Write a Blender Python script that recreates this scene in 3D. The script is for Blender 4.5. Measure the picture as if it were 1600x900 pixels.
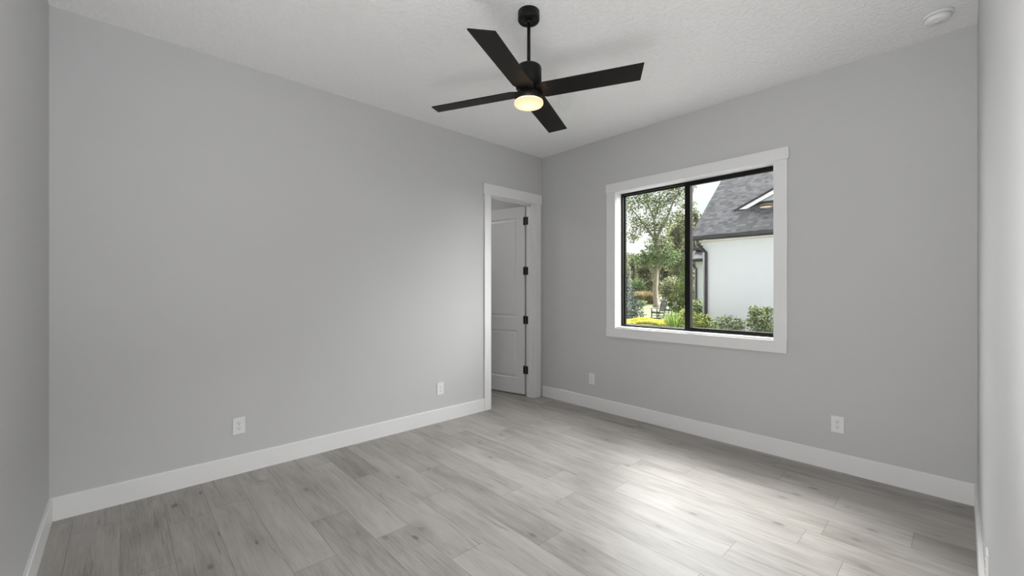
import bpy, bmesh, math, random
from mathutils import Vector, Matrix

for o in list(bpy.data.objects):
    bpy.data.objects.remove(o, do_unlink=True)
S = bpy.context.scene
COL = S.collection
R = math.radians

# ------------------------------------------------------------------ camera
cam_d = bpy.data.cameras.new('camera')
cam_d.sensor_fit = 'HORIZONTAL'
cam_d.sensor_width = 36.0
cam_d.lens = 655.0 / 1600.0 * 36.0
cam_d.shift_y = 1.0 / 1600.0
cam_d.clip_start = 0.02
cam_d.clip_end = 500
cam = bpy.data.objects.new('camera', cam_d)
COL.objects.link(cam)
cam.location = (0, 0, 1.378)
cam.rotation_euler = (R(90), 0, R(46.97))
S.camera = cam

# ------------------------------------------------------------------ exposure
S.view_settings.view_transform = 'Standard'
S.view_settings.look = 'None'
S.view_settings.gamma = 1
S.view_settings.use_curve_mapping = False
S.view_settings.exposure = 0.12

# ------------------------------------------------------------------ sky, sun, large lights
SKY_STRENGTH = 1.12
SUN_STRENGTH = 6.2
SUN_ANGLE = 24
CLOUD_FILL = 20.0
CLOUD_FILL_B = 11.5
HALL_FILL_B = 42.0
HALL_FILL_W = 66.0
BOUNCE_FILL_W = 25.0
FAN_W = 0.5
SIDE_W = 11.0

W = bpy.data.worlds.new('sky')
S.world = W
W.use_nodes = True
wn, wl = W.node_tree.nodes, W.node_tree.links
wn.clear()
w_out = wn.new('ShaderNodeOutputWorld')
w_bg = wn.new('ShaderNodeBackground')
w_tc = wn.new('ShaderNodeTexCoord')
w_no = wn.new('ShaderNodeTexNoise')
w_no.inputs['Scale'].default_value = 3.2
w_no.inputs['Detail'].default_value = 5
w_no.inputs['Roughness'].default_value = 0.55
w_map = wn.new('ShaderNodeMapping')
w_map.inputs['Scale'].default_value = (1, 1, 2.4)
w_cr = wn.new('ShaderNodeValToRGB')
w_cr.color_ramp.elements[0].position = 0.36
w_cr.color_ramp.elements[0].color = (0.80, 0.88, 0.95, 1)
w_cr.color_ramp.elements[1].position = 0.56
w_cr.color_ramp.elements[1].color = (1.0, 1.0, 1.0, 1)
wl.new(w_tc.outputs['Generated'], w_map.inputs['Vector'])
wl.new(w_map.outputs['Vector'], w_no.inputs['Vector'])
wl.new(w_no.outputs['Fac'], w_cr.inputs['Fac'])
wl.new(w_cr.outputs['Color'], w_bg.inputs['Color'])
w_bg.inputs['Strength'].default_value = SKY_STRENGTH
wl.new(w_bg.outputs['Background'], w_out.inputs['Surface'])


def add_light(name, kind, loc, direction, energy, color=(1, 1, 1), **kw):
    d = bpy.data.lights.new(name, kind)
    d.energy = energy
    d.color = color
    for k, v in kw.items():
        setattr(d, k, v)
    o = bpy.data.objects.new(name, d)
    COL.objects.link(o)
    o.location = loc
    o.rotation_euler = Vector(direction).to_track_quat('-Z', 'Y').to_euler()
    return o


# soft sun behind thin cloud, then two wide fill lamps added as bright cloud
add_light('sun', 'SUN', (-20, 30, 40), (0.72, -0.88, -1.22), SUN_STRENGTH, (1.0, 0.985, 0.96), angle=R(SUN_ANGLE))
add_light('cloud_fill', 'SUN', (20, 30, 40), (-0.62, -0.9, -0.60), CLOUD_FILL, (1.0, 1.0, 1.0), angle=R(80))
add_light('cloud_fill', 'SUN', (-20, 30, 40), (0.58, -0.9, -0.50), CLOUD_FILL_B, (1.0, 1.0, 1.0), angle=R(80))
# fill lamps added in an unseen hall, shining through the doorways behind the camera
add_light('hall_fill', 'AREA', (1.30, 0.30, 0.95), (-1, 0.05, -0.06), HALL_FILL_B, (1, 1, 1), shape='RECTANGLE', size=1.3, size_y=1.6)
add_light('hall_fill', 'AREA', (-0.48, -1.5, 1.35), (-0.1, 1, 0.1), HALL_FILL_W, (1, 1, 1), shape='RECTANGLE', size=1.5, size_y=2.2)
# fill lamp added low by the camera, aimed up to bounce off the ceiling
add_light('bounce_fill', 'AREA', (-0.40, 0.20, 0.9), (0, 0, 1), BOUNCE_FILL_W, (1, 1, 1), shape='SQUARE', size=0.6)
# ceiling light of the room beyond the open door
add_light('side_room_light', 'AREA', (-5.1, 2.9, 3.0), (0, 0, -1), SIDE_W, (1, 0.98, 0.95), shape='SQUARE', size=0.4)


# ------------------------------------------------------------------ material helpers
class NT:
    def __init__(self, name):
        self.m = bpy.data.materials.new(name)
        self.m.use_nodes = True
        self.n, self.l = self.m.node_tree.nodes, self.m.node_tree.links
        self.n.clear()
        self.out = self.n.new('ShaderNodeOutputMaterial')

    def node(self, t, **kw):
        nd = self.n.new(t)
        for k, v in kw.items():
            if k.startswith('i_'):
                key = k[2:].replace('_', ' ')
                nd.inputs[key].default_value = v
            else:
                setattr(nd, k, v)
        return nd

    def link(self, a, b):
        self.l.new(a, b)

    def math(self, op, a, b=None, c=None):
        nd = self.n.new('ShaderNodeMath')
        nd.operation = op
        for i, v in enumerate((a, b, c)):
            if v is None:
                continue
            if isinstance(v, (int, float)):
                nd.inputs[i].default_value = v
            else:
                self.l.new(v, nd.inputs[i])
        return nd.outputs[0]

    def surf(self, sock):
        self.l.new(sock, self.out.inputs['Surface'])


def c4(c):
    return (c[0], c[1], c[2], 1)


def simple(name, color, rough=0.5, metal=0.0, bump=0.0, bscale=60, detail=3, var=0.0, vscale=3.0, spec=0.5, bdist=0.002):
    t = NT(name)
    p = t.node('ShaderNodeBsdfPrincipled')
    p.inputs['Base Color'].default_value = c4(color)
    p.inputs['Roughness'].default_value = rough
    p.inputs['Metallic'].default_value = metal
    p.inputs['Specular IOR Level'].default_value = spec
    tc = t.node('ShaderNodeTexCoord')
    if var > 0:
        nz = t.node('ShaderNodeTexNoise')
        nz.inputs['Scale'].default_value = vscale
        nz.inputs['Detail'].default_value = 4
        t.link(tc.outputs['Object'], nz.inputs['Vector'])
        cr = t.node('ShaderNodeValToRGB')
        cr.color_ramp.elements[0].position = 0.3
        cr.color_ramp.elements[1].position = 0.7
        cr.color_ramp.elements[0].color = c4([max(0, x * (1 - var)) for x in color])
        cr.color_ramp.elements[1].color = c4([min(1, x * (1 + var)) for x in color])
        t.link(nz.outputs['Fac'], cr.inputs['Fac'])
        t.link(cr.outputs['Color'], p.inputs['Base Color'])
    if bump > 0:
        nz = t.node('ShaderNodeTexNoise')
        nz.inputs['Scale'].default_value = bscale
        nz.inputs['Detail'].default_value = detail
        t.link(tc.outputs['Object'], nz.inputs['Vector'])
        bp = t.node('ShaderNodeBump')
        bp.inputs['Strength'].default_value = bump
        bp.inputs['Distance'].default_value = bdist
        t.link(nz.outputs['Fac'], bp.inputs['Height'])
        t.link(bp.outputs['Normal'], p.inputs['Normal'])
    t.surf(p.outputs['BSDF'])
    return t.m


def leaf_mat(name, dark, light, trans=0.35, pos=(0.15, 0.85)):
    t = NT(name)
    g = t.node('ShaderNodeNewGeometry')
    cr = t.node('ShaderNodeValToRGB')
    cr.color_ramp.elements[0].position = pos[0]
    cr.color_ramp.elements[1].position = pos[1]
    cr.color_ramp.elements[0].color = c4(dark)
    cr.color_ramp.elements[1].color = c4(light)
    t.link(g.outputs['Random Per Island'], cr.inputs['Fac'])
    d = t.node('ShaderNodeBsdfPrincipled')
    d.inputs['Roughness'].default_value = 0.5
    d.inputs['Specular IOR Level'].default_value = 0.3
    t.link(cr.outputs['Color'], d.inputs['Base Color'])
    tr = t.node('ShaderNodeBsdfTranslucent')
    t.link(cr.outputs['Color'], tr.inputs['Color'])
    mx = t.node('ShaderNodeMixShader')
    mx.inputs[0].default_value = trans
    t.link(d.outputs['BSDF'], mx.inputs[1])
    t.link(tr.outputs['BSDF'], mx.inputs[2])
    t.surf(mx.outputs['Shader'])
    return t.m


def glass_mat():
    t = NT('window_glass')
    lw = t.node('ShaderNodeLayerWeight')
    lw.inputs['Blend'].default_value = 0.5
    f5 = t.math('POWER', lw.outputs['Facing'], 5.0)
    fr = t.math('MULTIPLY_ADD', f5, 0.9, 0.045)
    tr = t.node('ShaderNodeBsdfTransparent')
    tr.inputs['Color'].default_value = (0.985, 0.995, 0.99, 1)
    gl = t.node('ShaderNodeBsdfGlossy')
    gl.inputs['Roughness'].default_value = 0.0
    mx = t.node('ShaderNodeMixShader')
    t.link(fr, mx.inputs[0])
    t.link(tr.outputs['BSDF'], mx.inputs[1])
    t.link(gl.outputs['BSDF'], mx.inputs[2])
    t.surf(mx.outputs['Shader'])
    return t.m


def floor_mat():
    """Wood-look planks running along X, 0.205 m wide, staggered."""
    t = NT('grey_oak_planks')
    tc = t.node('ShaderNodeTexCoord')
    sx = t.node('ShaderNodeSeparateXYZ')
    t.link(tc.outputs['Object'], sx.inputs[0])
    x, y = sx.outputs[0], sx.outputs[1]
    PW, PL = 0.205, 1.22
    yr = t.math('DIVIDE', t.math('ADD', y, 10.252), PW)
    row = t.math('FLOOR', yr)
    fy = t.math('FRACT', yr)
    wn1 = t.node('ShaderNodeTexWhiteNoise', noise_dimensions='1D')
    t.link(row, wn1.inputs['W'])
    xr = t.math('ADD', t.math('DIVIDE', t.math('ADD', x, 20.0), PL), wn1.outputs['Value'])
    colm = t.math('FLOOR', xr)
    fx = t.math('FRACT', xr)
    cmb = t.node('ShaderNodeCombineXYZ')
    t.link(row, cmb.inputs[0]); t.link(colm, cmb.inputs[1])
    wn2 = t.node('ShaderNodeTexWhiteNoise', noise_dimensions='2D')
    t.link(cmb.outputs[0], wn2.inputs['Vector'])
    rnd = wn2.outputs['Value']
    # grain
    gx = t.math('ADD', t.math('MULTIPLY', x, 1.0), t.math('MULTIPLY', rnd, 37.0))
    gy = t.math('ADD', t.math('MULTIPLY', y, 1.0), t.math('MULTIPLY', rnd, 11.0))
    gv = t.node('ShaderNodeCombineXYZ')
    t.link(gx, gv.inputs[0]); t.link(gy, gv.inputs[1])
    def noise(scale3, detail, rough, dist=0.0):
        mp = t.node('ShaderNodeMapping')
        mp.inputs['Scale'].default_value = scale3
        t.link(gv.outputs[0], mp.inputs['Vector'])
        nz = t.node('ShaderNodeTexNoise')
        nz.inputs['Scale'].default_value = 1.0
        nz.inputs['Detail'].default_value = detail
        nz.inputs['Roughness'].default_value = rough
        nz.inputs['Distortion'].default_value = dist
        t.link(mp.outputs[0], nz.inputs['Vector'])
        return nz.outputs['Fac']
    fine = noise((6, 130, 1), 4, 0.65)
    mid = noise((1.6, 16, 1), 5, 0.6, 0.8)
    big = noise((1.8, 5.5, 1), 3, 0.5, 0.4)
    # dark streak cracks along the grain
    crk = noise((2.2, 34, 1), 3, 0.55, 1.4)
    crm = t.math('SMOOTHSTEP', crk, 0.64, 0.74) if False else None
    mr = t.node('ShaderNodeMapRange', interpolation_type='SMOOTHSTEP')
    mr.inputs['From Min'].default_value = 0.60
    mr.inputs['From Max'].default_value = 0.74
    t.link(crk, mr.inputs['Value'])
    cracks = mr.outputs['Result']
    # knots: sparse, of different sizes, with ragged smears along the grain
    mp = t.node('ShaderNodeMapping')
    mp.inputs['Scale'].default_value = (2.1, 4.6, 1)
    t.link(gv.outputs[0], mp.inputs['Vector'])
    vo = t.node('ShaderNodeTexVoronoi', voronoi_dimensions='2D', feature='F1')
    vo.inputs['Scale'].default_value = 1.0
    t.link(mp.outputs[0], vo.inputs['Vector'])
    vsx = t.node('ShaderNodeSeparateColor')
    t.link(vo.outputs['Color'], vsx.inputs[0])
    wob = t.math('ADD', t.math('MULTIPLY', t.math('SUBTRACT', fine, 0.5), 0.11), t.math('MULTIPLY', t.math('SUBTRACT', mid, 0.5), 0.13))
    dist = t.math('ADD', vo.outputs['Distance'], wob)
    rad = t.math('MULTIPLY_ADD', vsx.outputs[1], 0.085, 0.018)
    kd = t.math('DIVIDE', dist, rad)
    mk = t.node('ShaderNodeMapRange', interpolation_type='SMOOTHSTEP')
    mk.inputs['From Min'].default_value = 1.25
    mk.inputs['From Max'].default_value = 0.2
    t.link(kd, mk.inputs['Value'])
    keep = t.math('GREATER_THAN', vsx.outputs[0], 0.50)
    knots = t.math('MULTIPLY', t.math('MULTIPLY', mk.outputs['Result'], keep), t.math('MULTIPLY_ADD', vsx.outputs[2], 0.7, 0.3))
    # soft shade around each knot
    mh = t.node('ShaderNodeMapRange', interpolation_type='SMOOTHSTEP')
    mh.inputs['From Min'].default_value = 0.42
    mh.inputs['From Max'].default_value = 0.05
    t.link(dist, mh.inputs['Value'])
    halo = t.math('MULTIPLY', mh.outputs['Result'], keep)
    # tone
    tone = t.math('ADD', t.math('MULTIPLY', t.math('SUBTRACT', rnd, 0.5), 0.24),
                  t.math('ADD', t.math('MULTIPLY', t.math('SUBTRACT', mid, 0.5), 0.62),
                         t.math('ADD', t.math('MULTIPLY', t.math('SUBTRACT', fine, 0.5), 0.6),
                                t.math('MULTIPLY', t.math('SUBTRACT', big, 0.5), 0.48))))
    tone = t.math('ADD', tone, 0.5)
    cr = t.node('ShaderNodeValToRGB')
    e = cr.color_ramp.elements
    e[0].position = 0.1; e[0].color = (0.182, 0.165, 0.148, 1)
    e[1].position = 0.95; e[1].color = (0.525, 0.503, 0.476, 1)
    m1 = cr.color_ramp.elements.new(0.5); m1.color = (0.365, 0.345, 0.320, 1)
    t.link(tone, cr.inputs['Fac'])
    def mixc(fac, a, col):
        mx = t.node('ShaderNodeMix', data_type='RGBA')
        t.link(fac, mx.inputs['Factor'])
        t.link(a, mx.inputs['A'])
        mx.inputs['B'].default_value = c4(col)
        return mx.outputs['Result']
    c = mixc(t.math('MULTIPLY', cracks, 0.45), cr.outputs['Color'], (0.13, 0.115, 0.105))
    c = mixc(t.math('MULTIPLY', halo, 0.25), c, (0.20, 0.18, 0.165))
    c = mixc(t.math('MULTIPLY', knots, 0.72), c, (0.085, 0.075, 0.068))
    # grooves between planks
    ey = t.math('MINIMUM', fy, t.math('SUBTRACT', 1.0, fy))
    ex = t.math('MINIMUM', fx, t.math('SUBTRACT', 1.0, fx))
    gy_ = t.math('LESS_THAN', ey, 0.0012 / PW)
    gx_ = t.math('LESS_THAN', ex, 0.0013 / PL)
    gap = t.math('MAXIMUM', gy_, gx_)
    c = mixc(t.math('MULTIPLY', gap, 0.62), c, (0.10, 0.09, 0.082))
    p = t.node('ShaderNodeBsdfPrincipled')
    t.link(c, p.inputs['Base Color'])
    rg = t.math('ADD', t.math('MULTIPLY', fine, 0.16), 0.34)
    t.link(rg, p.inputs['Roughness'])
    p.inputs['Specular IOR Level'].default_value = 0.36
    h = t.math('SUBTRACT', t.math('MULTIPLY', fine, 0.25), t.math('MULTIPLY', gap, 1.0))
    bp = t.node('ShaderNodeBump')
    bp.inputs['Strength'].default_value = 0.25
    bp.inputs['Distance'].default_value = 0.002
    t.link(h, bp.inputs['Height'])
    t.link(bp.outputs['Normal'], p.inputs['Normal'])
    t.surf(p.outputs['BSDF'])
    return t.m


def shingle_mat():
    t = NT('charcoal_shingles')
    tc = t.node('ShaderNodeTexCoord')
    sx = t.node('ShaderNodeSeparateXYZ')
    t.link(tc.outputs['Object'], sx.inputs[0])
    x, z = sx.outputs[0], sx.outputs[2]
    vr = t.math('DIVIDE', z, 0.078)
    row = t.math('FLOOR', vr); fr = t.math('FRACT', vr)
    w1 = t.node('ShaderNodeTexWhiteNoise', noise_dimensions='1D'); t.link(row, w1.inputs['W'])
    xr = t.math('ADD', t.math('DIVIDE', x, 0.13), t.math('MULTIPLY', w1.outputs['Value'], 5.0))
    col = t.math('FLOOR', xr)
    cb = t.node('ShaderNodeCombineXYZ'); t.link(row, cb.inputs[0]); t.link(col, cb.inputs[1])
    w2 = t.node('ShaderNodeTexWhiteNoise', noise_dimensions='2D'); t.link(cb.outputs[0], w2.inputs['Vector'])
    cr = t.node('ShaderNodeValToRGB')
    cr.color_ramp.elements[0].color = (0.042, 0.042, 0.046, 1)
    cr.color_ramp.elements[1].color = (0.120, 0.120, 0.129, 1)
    t.link(w2.outputs['Value'], cr.inputs['Fac'])
    nz = t.node('ShaderNodeTexNoise'); nz.inputs['Scale'].default_value = 9; nz.inputs['Detail'].default_value = 4
    t.link(tc.outputs['Object'], nz.inputs['Vector'])
    mx = t.node('ShaderNodeMix', data_type='RGBA')
    lap = t.math('LESS_THAN', fr, 0.14)
    t.link(t.math('MULTIPLY', lap, 0.75), mx.inputs['Factor'])
    t.link(cr.outputs['Color'], mx.inputs['A'])
    mx.inputs['B'].default_value = (0.022, 0.022, 0.025, 1)
    p = t.node('ShaderNodeBsdfPrincipled')
    p.inputs['Roughness'].default_value = 0.9
    t.link(mx.outputs['Result'], p.inputs['Base Color'])
    bp = t.node('ShaderNodeBump'); bp.inputs['Strength'].default_value = 0.4; bp.inputs['Distance'].default_value = 0.02
    t.link(t.math('ADD', nz.outputs['Fac'], fr), bp.inputs['Height'])
    t.link(bp.outputs['Normal'], p.inputs['Normal'])
    t.surf(p.outputs['BSDF'])
    return t.m


def ceiling_mat():
    t = NT('knockdown_white_ceiling')
    tc = t.node('ShaderNodeTexCoord')
    n1 = t.node('ShaderNodeTexNoise'); n1.inputs['Scale'].default_value = 34; n1.inputs['Detail'].default_value = 3
    n1.inputs['Distortion'].default_value = 0.6
    t.link(tc.outputs['Object'], n1.inputs['Vector'])
    mr = t.node('ShaderNodeMapRange', interpolation_type='SMOOTHSTEP')
    mr.inputs['From Min'].default_value = 0.46; mr.inputs['From Max'].default_value = 0.6
    t.link(n1.outputs['Fac'], mr.inputs['Value'])
    bp = t.node('ShaderNodeBump'); bp.inputs['Strength'].default_value = 0.6; bp.inputs['Distance'].default_value = 0.004
    t.link(mr.outputs['Result'], bp.inputs['Height'])
    p = t.node('ShaderNodeBsdfPrincipled')
    p.inputs['Base Color'].default_value = (0.90, 0.90, 0.90, 1)
    p.inputs['Roughness'].default_value = 0.75
    p.inputs['Specular IOR Level'].default_value = 0.2
    t.link(bp.outputs['Normal'], p.inputs['Normal'])
    t.surf(p.outputs['BSDF'])
    return t.m


def rim_mat():
    t = NT('lamp_rim_glow')
    em = t.node('ShaderNodeEmission'); em.inputs['Strength'].default_value = 10
    em.inputs['Color'].default_value = (1.0, 0.62, 0.30, 1)
    t.surf(em.outputs['Emission'])
    return t.m


def lens_mat():
    t = NT('frosted_lamp_lens')
    tc = t.node('ShaderNodeTexCoord')
    sx = t.node('ShaderNodeSeparateXYZ'); t.link(tc.outputs['Object'], sx.inputs[0])
    r2 = t.math('ADD', t.math('MULTIPLY', sx.outputs[0], sx.outputs[0]), t.math('MULTIPLY', sx.outputs[1], sx.outputs[1]))
    rr = t.math('DIVIDE', t.math('SQRT', r2), 0.09)
    cr = t.node('ShaderNodeValToRGB')
    cr.color_ramp.elements[0].position = 0.1; cr.color_ramp.elements[0].color = (0.74, 0.64, 0.44, 1)
    cr.color_ramp.elements[1].position = 1.0; cr.color_ramp.elements[1].color = (0.56, 0.42, 0.24, 1)
    t.link(rr, cr.inputs['Fac'])
    em = t.node('ShaderNodeEmission'); em.inputs['Strength'].default_value = 1.9
    t.link(cr.outputs['Color'], em.inputs['Color'])
    t.surf(em.outputs['Emission'])
    return t.m


M = {}
M['wall'] = simple('grey_wall_paint', (0.575, 0.575, 0.577), 0.65, bump=0.12, bscale=140, detail=2, spec=0.25, bdist=0.0015)
M['ceil'] = ceiling_mat()
M['trim'] = simple('white_trim_paint', (0.80, 0.80, 0.80), 0.35, var=0.01, spec=0.4)
M['door'] = simple('white_door_paint', (0.76, 0.76, 0.765), 0.4, var=0.01, spec=0.4)
M['floor'] = floor_mat()
M['bronze'] = simple('dark_bronze_aluminium', (0.009, 0.008, 0.007), 0.5, metal=0.0, var=0.1, spec=0.18)
M['black'] = simple('matte_black_metal', (0.006, 0.006, 0.006), 0.42, var=0.1, spec=0.22)
M['blade'] = simple('black_fan_blade', (0.010, 0.0092, 0.0085), 0.5, spec=0.15, var=0.15, vscale=9, bump=0.05, bscale=90)
M['lens'] = lens_mat()
M['rim'] = rim_mat()
M['plastic'] = simple('white_plastic', (0.80, 0.80, 0.80), 0.3, var=0.01)
M['slot'] = simple('dark_slot', (0.05, 0.05, 0.05), 0.6, var=0.05)
M['chrome'] = simple('screw_metal', (0.6, 0.6, 0.6), 0.35, metal=0.9, var=0.05)
M['glass'] = glass_mat()
M['stucco'] = simple('white_stucco', (0.66, 0.682, 0.705), 0.85, bump=0.2, bscale=50, var=0.015, bdist=0.004)
M['shingle'] = shingle_mat()
M['gutter'] = simple('bronze_gutter', (0.035, 0.033, 0.033), 0.5, var=0.1)
M['fascia'] = simple('white_fascia', (0.85, 0.85, 0.85), 0.5, var=0.01)
M['soffit'] = simple('cream_soffit', (0.75, 0.72, 0.66), 0.7, var=0.02)
M['bark'] = simple('pale_bark', (0.27, 0.225, 0.185), 0.9, bump=0.6, bscale=14, var=0.25, vscale=6, bdist=0.03)
M['darkbark'] = simple('grey_bark', (0.13, 0.11, 0.09), 0.9, bump=0.5, bscale=14, var=0.25, vscale=5, bdist=0.03)
M['chair'] = simple('black_painted_wood', (0.012, 0.012, 0.014), 0.5, var=0.1)
M['path'] = simple('pale_gravel_path', (0.30, 0.275, 0.235), 0.9, var=0.12, vscale=2.0, bump=0.3, bscale=30, bdist=0.01)
M['lawn'] = simple('lawn', (0.088, 0.104, 0.024), 0.9, var=0.35, vscale=0.8, bump=0.6, bscale=25, bdist=0.04)
M['bounce_slab'] = simple('neutral_bounce_slab', (0.22, 0.215, 0.21), 0.9, var=0.1, vscale=2, bump=0.2, bscale=30)
M['mulch'] = simple('mulch', (0.10, 0.08, 0.055), 0.95, var=0.3, vscale=6, bump=0.6, bscale=20, bdist=0.03)


# ------------------------------------------------------------------ object helpers
def put(name, bm, mat, parent=None, smooth=False):
    me = bpy.data.meshes.new(name)
    bmesh.ops.recalc_face_normals(bm, faces=bm.faces[:])
    bm.to_mesh(me)
    bm.free()
    me.materials.append(mat)
    if smooth:
        for p in me.polygons:
            p.use_smooth = True
    o = bpy.data.objects.new(name, me)
    COL.objects.link(o)
    if parent is not None:
        o.parent = parent
    return o


def raw(name, verts, faces, mat, parent=None, smooth=False):
    me = bpy.data.meshes.new(name)
    me.from_pydata(verts, [], faces)
    me.update()
    me.materials.append(mat)
    if smooth:
        for p in me.polygons:
            p.use_smooth = True
    o = bpy.data.objects.new(name, me)
    COL.objects.link(o)
    if parent is not None:
        o.parent = parent
    return o


def empty(name, loc=(0, 0, 0), rz=0.0):
    o = bpy.data.objects.new(name, None)
    o.empty_display_size = 0.1
    COL.objects.link(o)
    o.location = loc
    o.rotation_euler = (0, 0, rz)
    return o


def tag(o, label, cat, group=None, kind=None):
    o['label'] = label
    o['category'] = cat
    if group:
        o['group'] = group
    if kind:
        o['kind'] = kind
    return o


def struct(o):
    o['kind'] = 'structure'
    return o


def box(bm, x0, x1, y0, y1, z0, z1, bev=0.0, mat=None):
    g = bmesh.ops.create_cube(bm, size=1.0)
    vs = g['verts']
    for v in vs:
        v.co = Vector(((x0 + x1) / 2 + v.co.x * (x1 - x0), (y0 + y1) / 2 + v.co.y * (y1 - y0), (z0 + z1) / 2 + v.co.z * (z1 - z0)))
    if mat is not None:
        bmesh.ops.transform(bm, matrix=mat, verts=vs)
    if bev > 0:
        es = list({e for v in vs for e in v.link_edges})
        bmesh.ops.bevel(bm, geom=es, offset=bev, segments=2, affect='EDGES', profile=0.5)


def lathe(bm, prof, n=48, c=(0, 0, 0)):
    """prof: list of (r, z); caps where r == 0."""
    rings = []
    for r, z in prof:
        if r < 1e-6:
            rings.append([bm.verts.new((c[0], c[1], c[2] + z))])
        else:
            rings.append([bm.verts.new((c[0] + r * math.cos(2 * math.pi * k / n), c[1] + r * math.sin(2 * math.pi * k / n), c[2] + z)) for k in range(n)])
    for a, b in zip(rings, rings[1:]):
        for k in range(n):
            k2 = (k + 1) % n
            if len(a) == 1 and len(b) == 1:
                continue
            if len(a) == 1:
                bm.faces.new((a[0], b[k], b[k2]))
            elif len(b) == 1:
                bm.faces.new((a[k], b[0], a[k2]))
            else:
                bm.faces.new((a[k], b[k], b[k2], a[k2]))


def tube(bm, pts, rads, n=8):
    pts = [Vector(p) for p in pts]
    rings = []
    for i, p in enumerate(pts):
        if i == 0:
            d = pts[1] - pts[0]
        elif i == len(pts) - 1:
            d = pts[-1] - pts[-2]
        else:
            d = pts[i + 1] - pts[i - 1]
        d.normalize()
        ref = Vector((1, 0, 0)) if abs(d.x) < 0.8 else Vector((0, 1, 0))
        u = d.cross(ref).normalized()
        v = d.cross(u).normalized()
        r = rads[i] if isinstance(rads, (list, tuple)) else rads
        rings.append([bm.verts.new(p + (u * math.cos(2 * math.pi * k / n) + v * math.sin(2 * math.pi * k / n)) * r) for k in range(n)])
    for a, b in zip(rings, rings[1:]):
        for k in range(n):
            k2 = (k + 1) % n
            bm.faces.new((a[k], b[k], b[k2], a[k2]))
    bm.faces.new(rings[0][::-1])
    bm.faces.new(rings[-1])


def prism(bm, poly, axis, a0, a1):
    """extrude a 2-D polygon along axis ('x','y','z')."""
    def mk(u, v, a):
        return {'x': (a, u, v), 'y': (u, a, v), 'z': (u, v, a)}[axis]
    A = [bm.verts.new(mk(u, v, a0)) for u, v in poly]
    B = [bm.verts.new(mk(u, v, a1)) for u, v in poly]
    n = len(poly)
    bm.faces.new(A[::-1]); bm.faces.new(B)
    for k in range(n):
        bm.faces.new((A[k], A[(k + 1) % n], B[(k + 1) % n], B[k]))


# ------------------------------------------------------------------ room shell
XL, XR, YN, YF, ZC = -3.68, 0.07, -0.31, 3.965, 3.055
T = 0.12           # inner wall thickness
TO = 0.20          # outer wall thickness
GZ = -0.25         # ground outside
# window rough opening
WX0, WX1, WZ0, WZ1 = -2.587, -1.052, 0.955, 2.437
# door opening
DY0, DY1, DZ = 3.098, 3.800, 2.445

bm = bmesh.new(); box(bm, -6.3, 1.8, -2.2, YF + TO, -0.12, 0.0); struct(put('floor', bm, M['floor']))
bm = bmesh.new(); box(bm, -6.3, 1.8, -2.2, YF + TO, ZC, ZC + 0.15); struct(put('ceiling', bm, M['ceil']))

# window wall
bm = bmesh.new()
box(bm, -6.3, WX0, YF, YF + TO, 0, ZC)
box(bm, WX1, 1.8, YF, YF + TO, 0, ZC)
box(bm, WX0, WX1, YF, YF + TO, 0, WZ0)
box(bm, WX0, WX1, YF, YF + TO, WZ1, ZC)
struct(put('wall_far', bm, M['wall']))
# left wall with the doorway
bm = bmesh.new()
box(bm, XL - T, XL, YN, DY0 - 0.013, 0, ZC)
box(bm, XL - T, XL, DY1 + 0.013, YF, 0, ZC)
box(bm, XL - T, XL, DY0 - 0.013, DY1 + 0.013, DZ + 0.007, ZC)
struct(put('wall_left', bm, M['wall']))
# short wall on the left edge of the picture; unseen doorway added for fill
HX0, HX1 = -0.95, -0.02
bm = bmesh.new()
box(bm, XL - T, HX0, YN - T, YN, 0, ZC)
box(bm, HX1, XR, YN - T, YN, 0, ZC)
box(bm, HX0, HX1, YN - T, YN, 2.44, ZC)
struct(put('wall_near', bm, M['wall']))
bm = bmesh.new()
RY0, RY1 = -0.20, 0.88  # unseen right-wall opening, added to let the second hall fill in
box(bm, XR, XR + T, RY1, YF, 0, ZC)
box(bm, XR, XR + T, YN - T, RY0, 0, ZC)
box(bm, XR, XR + T, RY0, RY1, 2.44, ZC)
struct(put('wall_right', bm, M['wall']))
# unseen hall added behind the camera around the fill lamps
bm = bmesh.new()
box(bm, -2.5, 1.8, -2.2, -2.08, 0, ZC)
box(bm, -2.5, -2.38, -2.08, YN - T, 0, ZC)
box(bm, 1.68, 1.8, -2.08, 1.8, 0, ZC)
box(bm, XR + T, 1.68, 1.68, 1.8, 0, ZC)
struct(put('wall_hall', bm, M['wall']))
# room beyond the open door
bm = bmesh.new()
box(bm, -6.3, -6.18, 1.5, YF, 0, ZC)
box(bm, -6.18, XL - T, 1.5, 1.62, 0, ZC)
struct(put('wall_adjoining', bm, M['wall']))

# baseboards (0.14 high, eased top edge)
BH, BT = 0.138, 0.015


def base_profile(face, inward):
    f, i = face, inward
    return [(f, 0.0), (f + i * BT, 0.0), (f + i * BT, BH - 0.006), (f + i * (BT - 0.005), BH), (f, BH)]


bm = bmesh.new(); prism(bm, base_profile(XL, 1), 'y', YN, 2.999)
struct(put('baseboard_left', bm, M['trim']))
bm = bmesh.new(); prism(bm, base_profile(YF, -1), 'x', XL + 0.02, XR)
struct(put('baseboard_far', bm, M['trim']))
bm = bmesh.new(); prism(bm, base_profile(YN, 1), 'x', XL + BT, HX0 - 0.09)
struct(put('baseboard_near', bm, M['trim']))
bm = bmesh.new(); prism(bm, base_profile(XR, -1), 'y', RY1 + 0.09, YF - BT)
struct(put('baseboard_right', bm, M['trim']))
# casing of the added doorway behind the camera
bm = bmesh.new()
box(bm, HX0 - 0.09, HX0, YN, YN + 0.018, 0, 2.44, 0.002)
box(bm, HX0, HX0 + 0.014, YN - T, YN + 0.002, 0, 2.44)
struct(put('trim_1', bm, M['trim']))

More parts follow.
